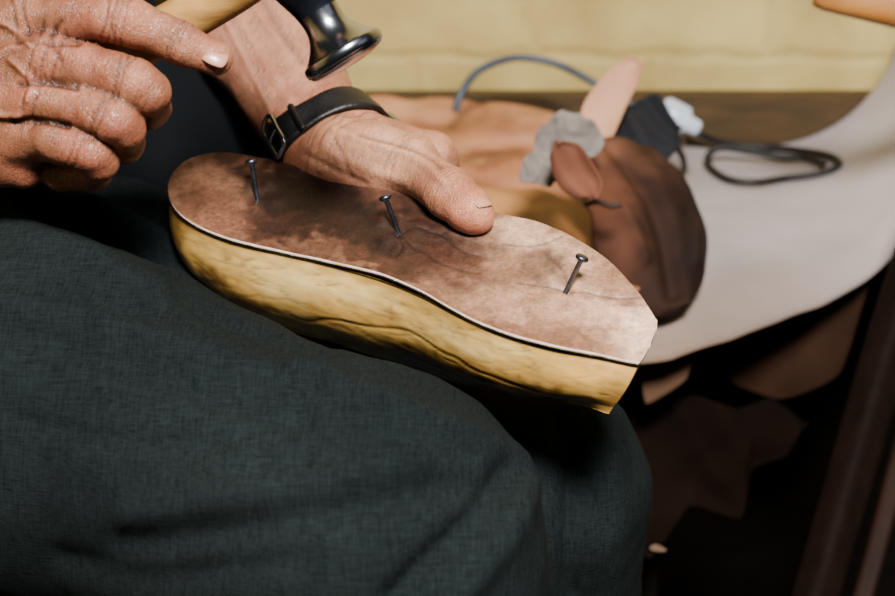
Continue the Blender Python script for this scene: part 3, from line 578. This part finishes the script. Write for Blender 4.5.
for ft in(fR,fL):
    s=SDF(ft-np.array([.15,.25,.09]),ft+np.array([.32,.15,.1]),.006); 
    s.chain(s.F,[(ft+up*.02,.048),(np.array([*ft[:2],.045]),.044),(np.array([*ft[:2],.042])+fwd*.15,.042),(np.array([*ft[:2],.035])+fwd*.2,.034)],.02)
    V,Q=s.mesh(); V[:,2]=np.maximum(V[:,2],.001); newmesh('shoe',V,Q,shM,person)
# stool
stool=empty('stool',(-.42,.88,0)); top(stool,"round brown wooden stool the person sits on","stool")
stM=mat('stool_wood',(92,50,26),(128,76,42),scale=14,rough=.5,bump=.2,stretch=(1,6,6))
V,Fc=lathe([(0,.15),(.004,.2),(.02,.21),(.036,.205),(.04,.19)],np.array([-.40,.86,.535]),up,64); newmesh('seat',V,Fc,stM,stool)
for a in (45,135,225,315):
    c=np.array([math.cos(math.radians(a)),math.sin(math.radians(a)),0]); b=np.array([-.40,.86,0])
    V,Fc=tube([b+c*.2,b+c*.16+up*.28,b+c*.12+up*.54],[.014,.02,.016],16); newmesh('leg',V,Fc,stM,stool)
# ================================================================ watch
wd=unit(FA-W0); wc=W0-wd*.0035; e1=unit(perp-wd*np.dot(perp,wd)); e2=np.cross(wd,e1); WW=.0190
def sdfval(S_,p):
    i=np.clip(((p-S_.lo)/S_.h).astype(int),0,S_.n-1); return S_.F[i[0],i[1],i[2]]
watch=empty('wristwatch',wc); top(watch,"wristwatch with black leather strap and steel buckle worn on wrist","wristwatch")
nA,nW=96,7; V=[]
rads=np.zeros((nA,nW))
for i in range(nA):
    a=2*math.pi*i/nA; dr=math.cos(a)*e1+math.sin(a)*e2
    for j in range(nW):
        o_=wc+wd*(j/(nW-1)-.5)*WW; r=.012
        while sdfval(SL,o_+dr*r)<0 and r<.038: r+=.0006
        rads[i,j]=r
for _ in range(3): rads=(rads+np.roll(rads,1,0)+np.roll(rads,-1,0))/3
rr=rads.mean(1,keepdims=True)*.25+rads*.75
def bandpt(i,j,off): 
    a=2*math.pi*i/nA; return wc+wd*(j/(nW-1)-.5)*WW+(math.cos(a)*e1+math.sin(a)*e2)*(rr[i%nA,j]+off)
V=[bandpt(i,j,.0008) for i in range(nA) for j in range(nW)]
Fc=[[i*nW+j,((i+1)%nA)*nW+j,((i+1)%nA)*nW+j+1,i*nW+j+1] for i in range(nA) for j in range(nW-1)]
newmesh('strap',V,Fc,strapM,watch,solid=.0024,offset=1)
best=min(range(nA),key=lambda i:(lambda q:math.hypot(q[0]-280,q[1]-138)+ (1000 if np.dot(math.cos(2*math.pi*i/nA)*e1+math.sin(2*math.pi*i/nA)*e2,Fw)>0.1 else 0))([float(t) for t in proj(bandpt(i,3,.003))]))
a=2*math.pi*best/nA; nr=math.cos(a)*e1+math.sin(a)*e2; tg=np.cross(wd,nr); bc=bandpt(best,3,.0048)
loop=[bc+tg*.006*sx+wd*.0125*sy for sx,sy in ((-1,-1),(1,-1),(1.15,0),(1,1),(-1,1),(-1.05,0),(-1,-1))]
V,Fc=tube(loop,.0014,10,6); newmesh('buckle',V,Fc,chrome,watch)
V,Fc=tube([bc-tg*.006,bc+nr*.001,bc+tg*.008],.0009,8,4); newmesh('buckle_pin',V,Fc,chrome,watch)
i2=(best+9)%nA
V,Fc=tube([bandpt(i2,0,.004)-wd*.001,bandpt(i2,3,.0045),bandpt(i2,6,.004)+wd*.001],.002,10,6,sq=4); newmesh('strap_keeper',V,Fc,strapM,watch)
i3=(best+nA//2)%nA; a=2*math.pi*i3/nA; nr3=math.cos(a)*e1+math.sin(a)*e2
V,Fc=lathe([(0,.013),(.002,.0165),(.006,.0165),(.008,.015),(.0082,.003)],bandpt(i3,3,.002),nr3); newmesh('watch_case',V,Fc,chrome,watch)
# ================================================================ hammer
hd=P(280,-50,.716); face=P(348,61,.724); ax=unit(face-hd); Lt=np.linalg.norm(face-hd)
ham=empty('hammer',hd); top(ham,"cobbler hammer with polished steel head and wooden handle gripped in hand","hammer")
prof=[(-.060,.001),(-.058,.005),(-.03,.010),(-.012,.0135),(-.004,.0165)]
sN=Lt-.023; sR=Lt-.0068
for t in np.linspace(0,1,24): prof.append((.004+(sN-.004)*t,.0102+.0066*(.5+.5*math.cos(math.pi*t**1.1))))
for t in np.linspace(.04,1,24): prof.append((sN+(sR-sN)*t,.0102+.0098*t**2.1))
for t in np.linspace(.08,1,14): a=math.pi*t; prof.append((sR+.0028*(1-math.cos(a)),.0200+.0013*math.sin(a)))
for t in np.linspace(.1,1,12): prof.append((sR+.0056+.0040*math.sin(t*math.pi/2),.0198*math.cos(t*math.pi/2)+.0002))
V,Fc=lathe(prof,hd,ax,72); o=newmesh('hammer_head',V,Fc,chrome,ham)
o.data.materials.append(blackst)
for p_ in o.data.polygons:
    if np.dot(np.array(o.data.vertices[p_.vertices[0]].co)+V.mean(0)-hd,ax)<Lt-.028: p_.material_index=1
V,Fc=tube([P(304,-66,.716),P(255,-22,.729),P(190,16,.742),P(120,54,.748),P(50,92,.752),P(-60,150,.758)],[.009,.0105,.0118,.0125,.0125,.0135],24); newmesh('handle',V,Fc,hand_w,ham)

# ================================================================ light
def area(n,loc,tgt,size,pw,col=(1,1,1)):
    l=bpy.data.lights.new(n,'AREA'); l.energy=pw; l.size=size; l.color=col; o=bpy.data.objects.new(n,l); bpy.context.collection.objects.link(o)
    o.location=loc; o.rotation_euler=(Vector(tgt)-Vector(loc)).to_track_quat('-Z','Y').to_euler(); return o
area('window_light',(.14,-.14,1.90),(0,.95,.75),.28,88,(1,.97,.92))
area('fill_light',(1.4,.1,1.7),(0,.9,.7),.9,1.0,(.85,.92,1))
w=bpy.data.worlds.new('w'); bpy.context.scene.world=w; w.use_nodes=True; w.node_tree.nodes['Background'].inputs[0].default_value=(.75,.85,1,1); w.node_tree.nodes['Background'].inputs[1].default_value=.022
cd=bpy.data.cameras.new('cam'); cam=bpy.data.objects.new('cam',cd); bpy.context.collection.objects.link(cam)
cd.lens=60; cd.sensor_width=36; cam.location=CAM; cam.rotation_euler=(math.radians(65),0,0); cd.clip_start=.05
cd.dof.use_dof=True; cd.dof.focus_distance=.78; cd.dof.aperture_fstop=7
bpy.context.scene.camera=cam
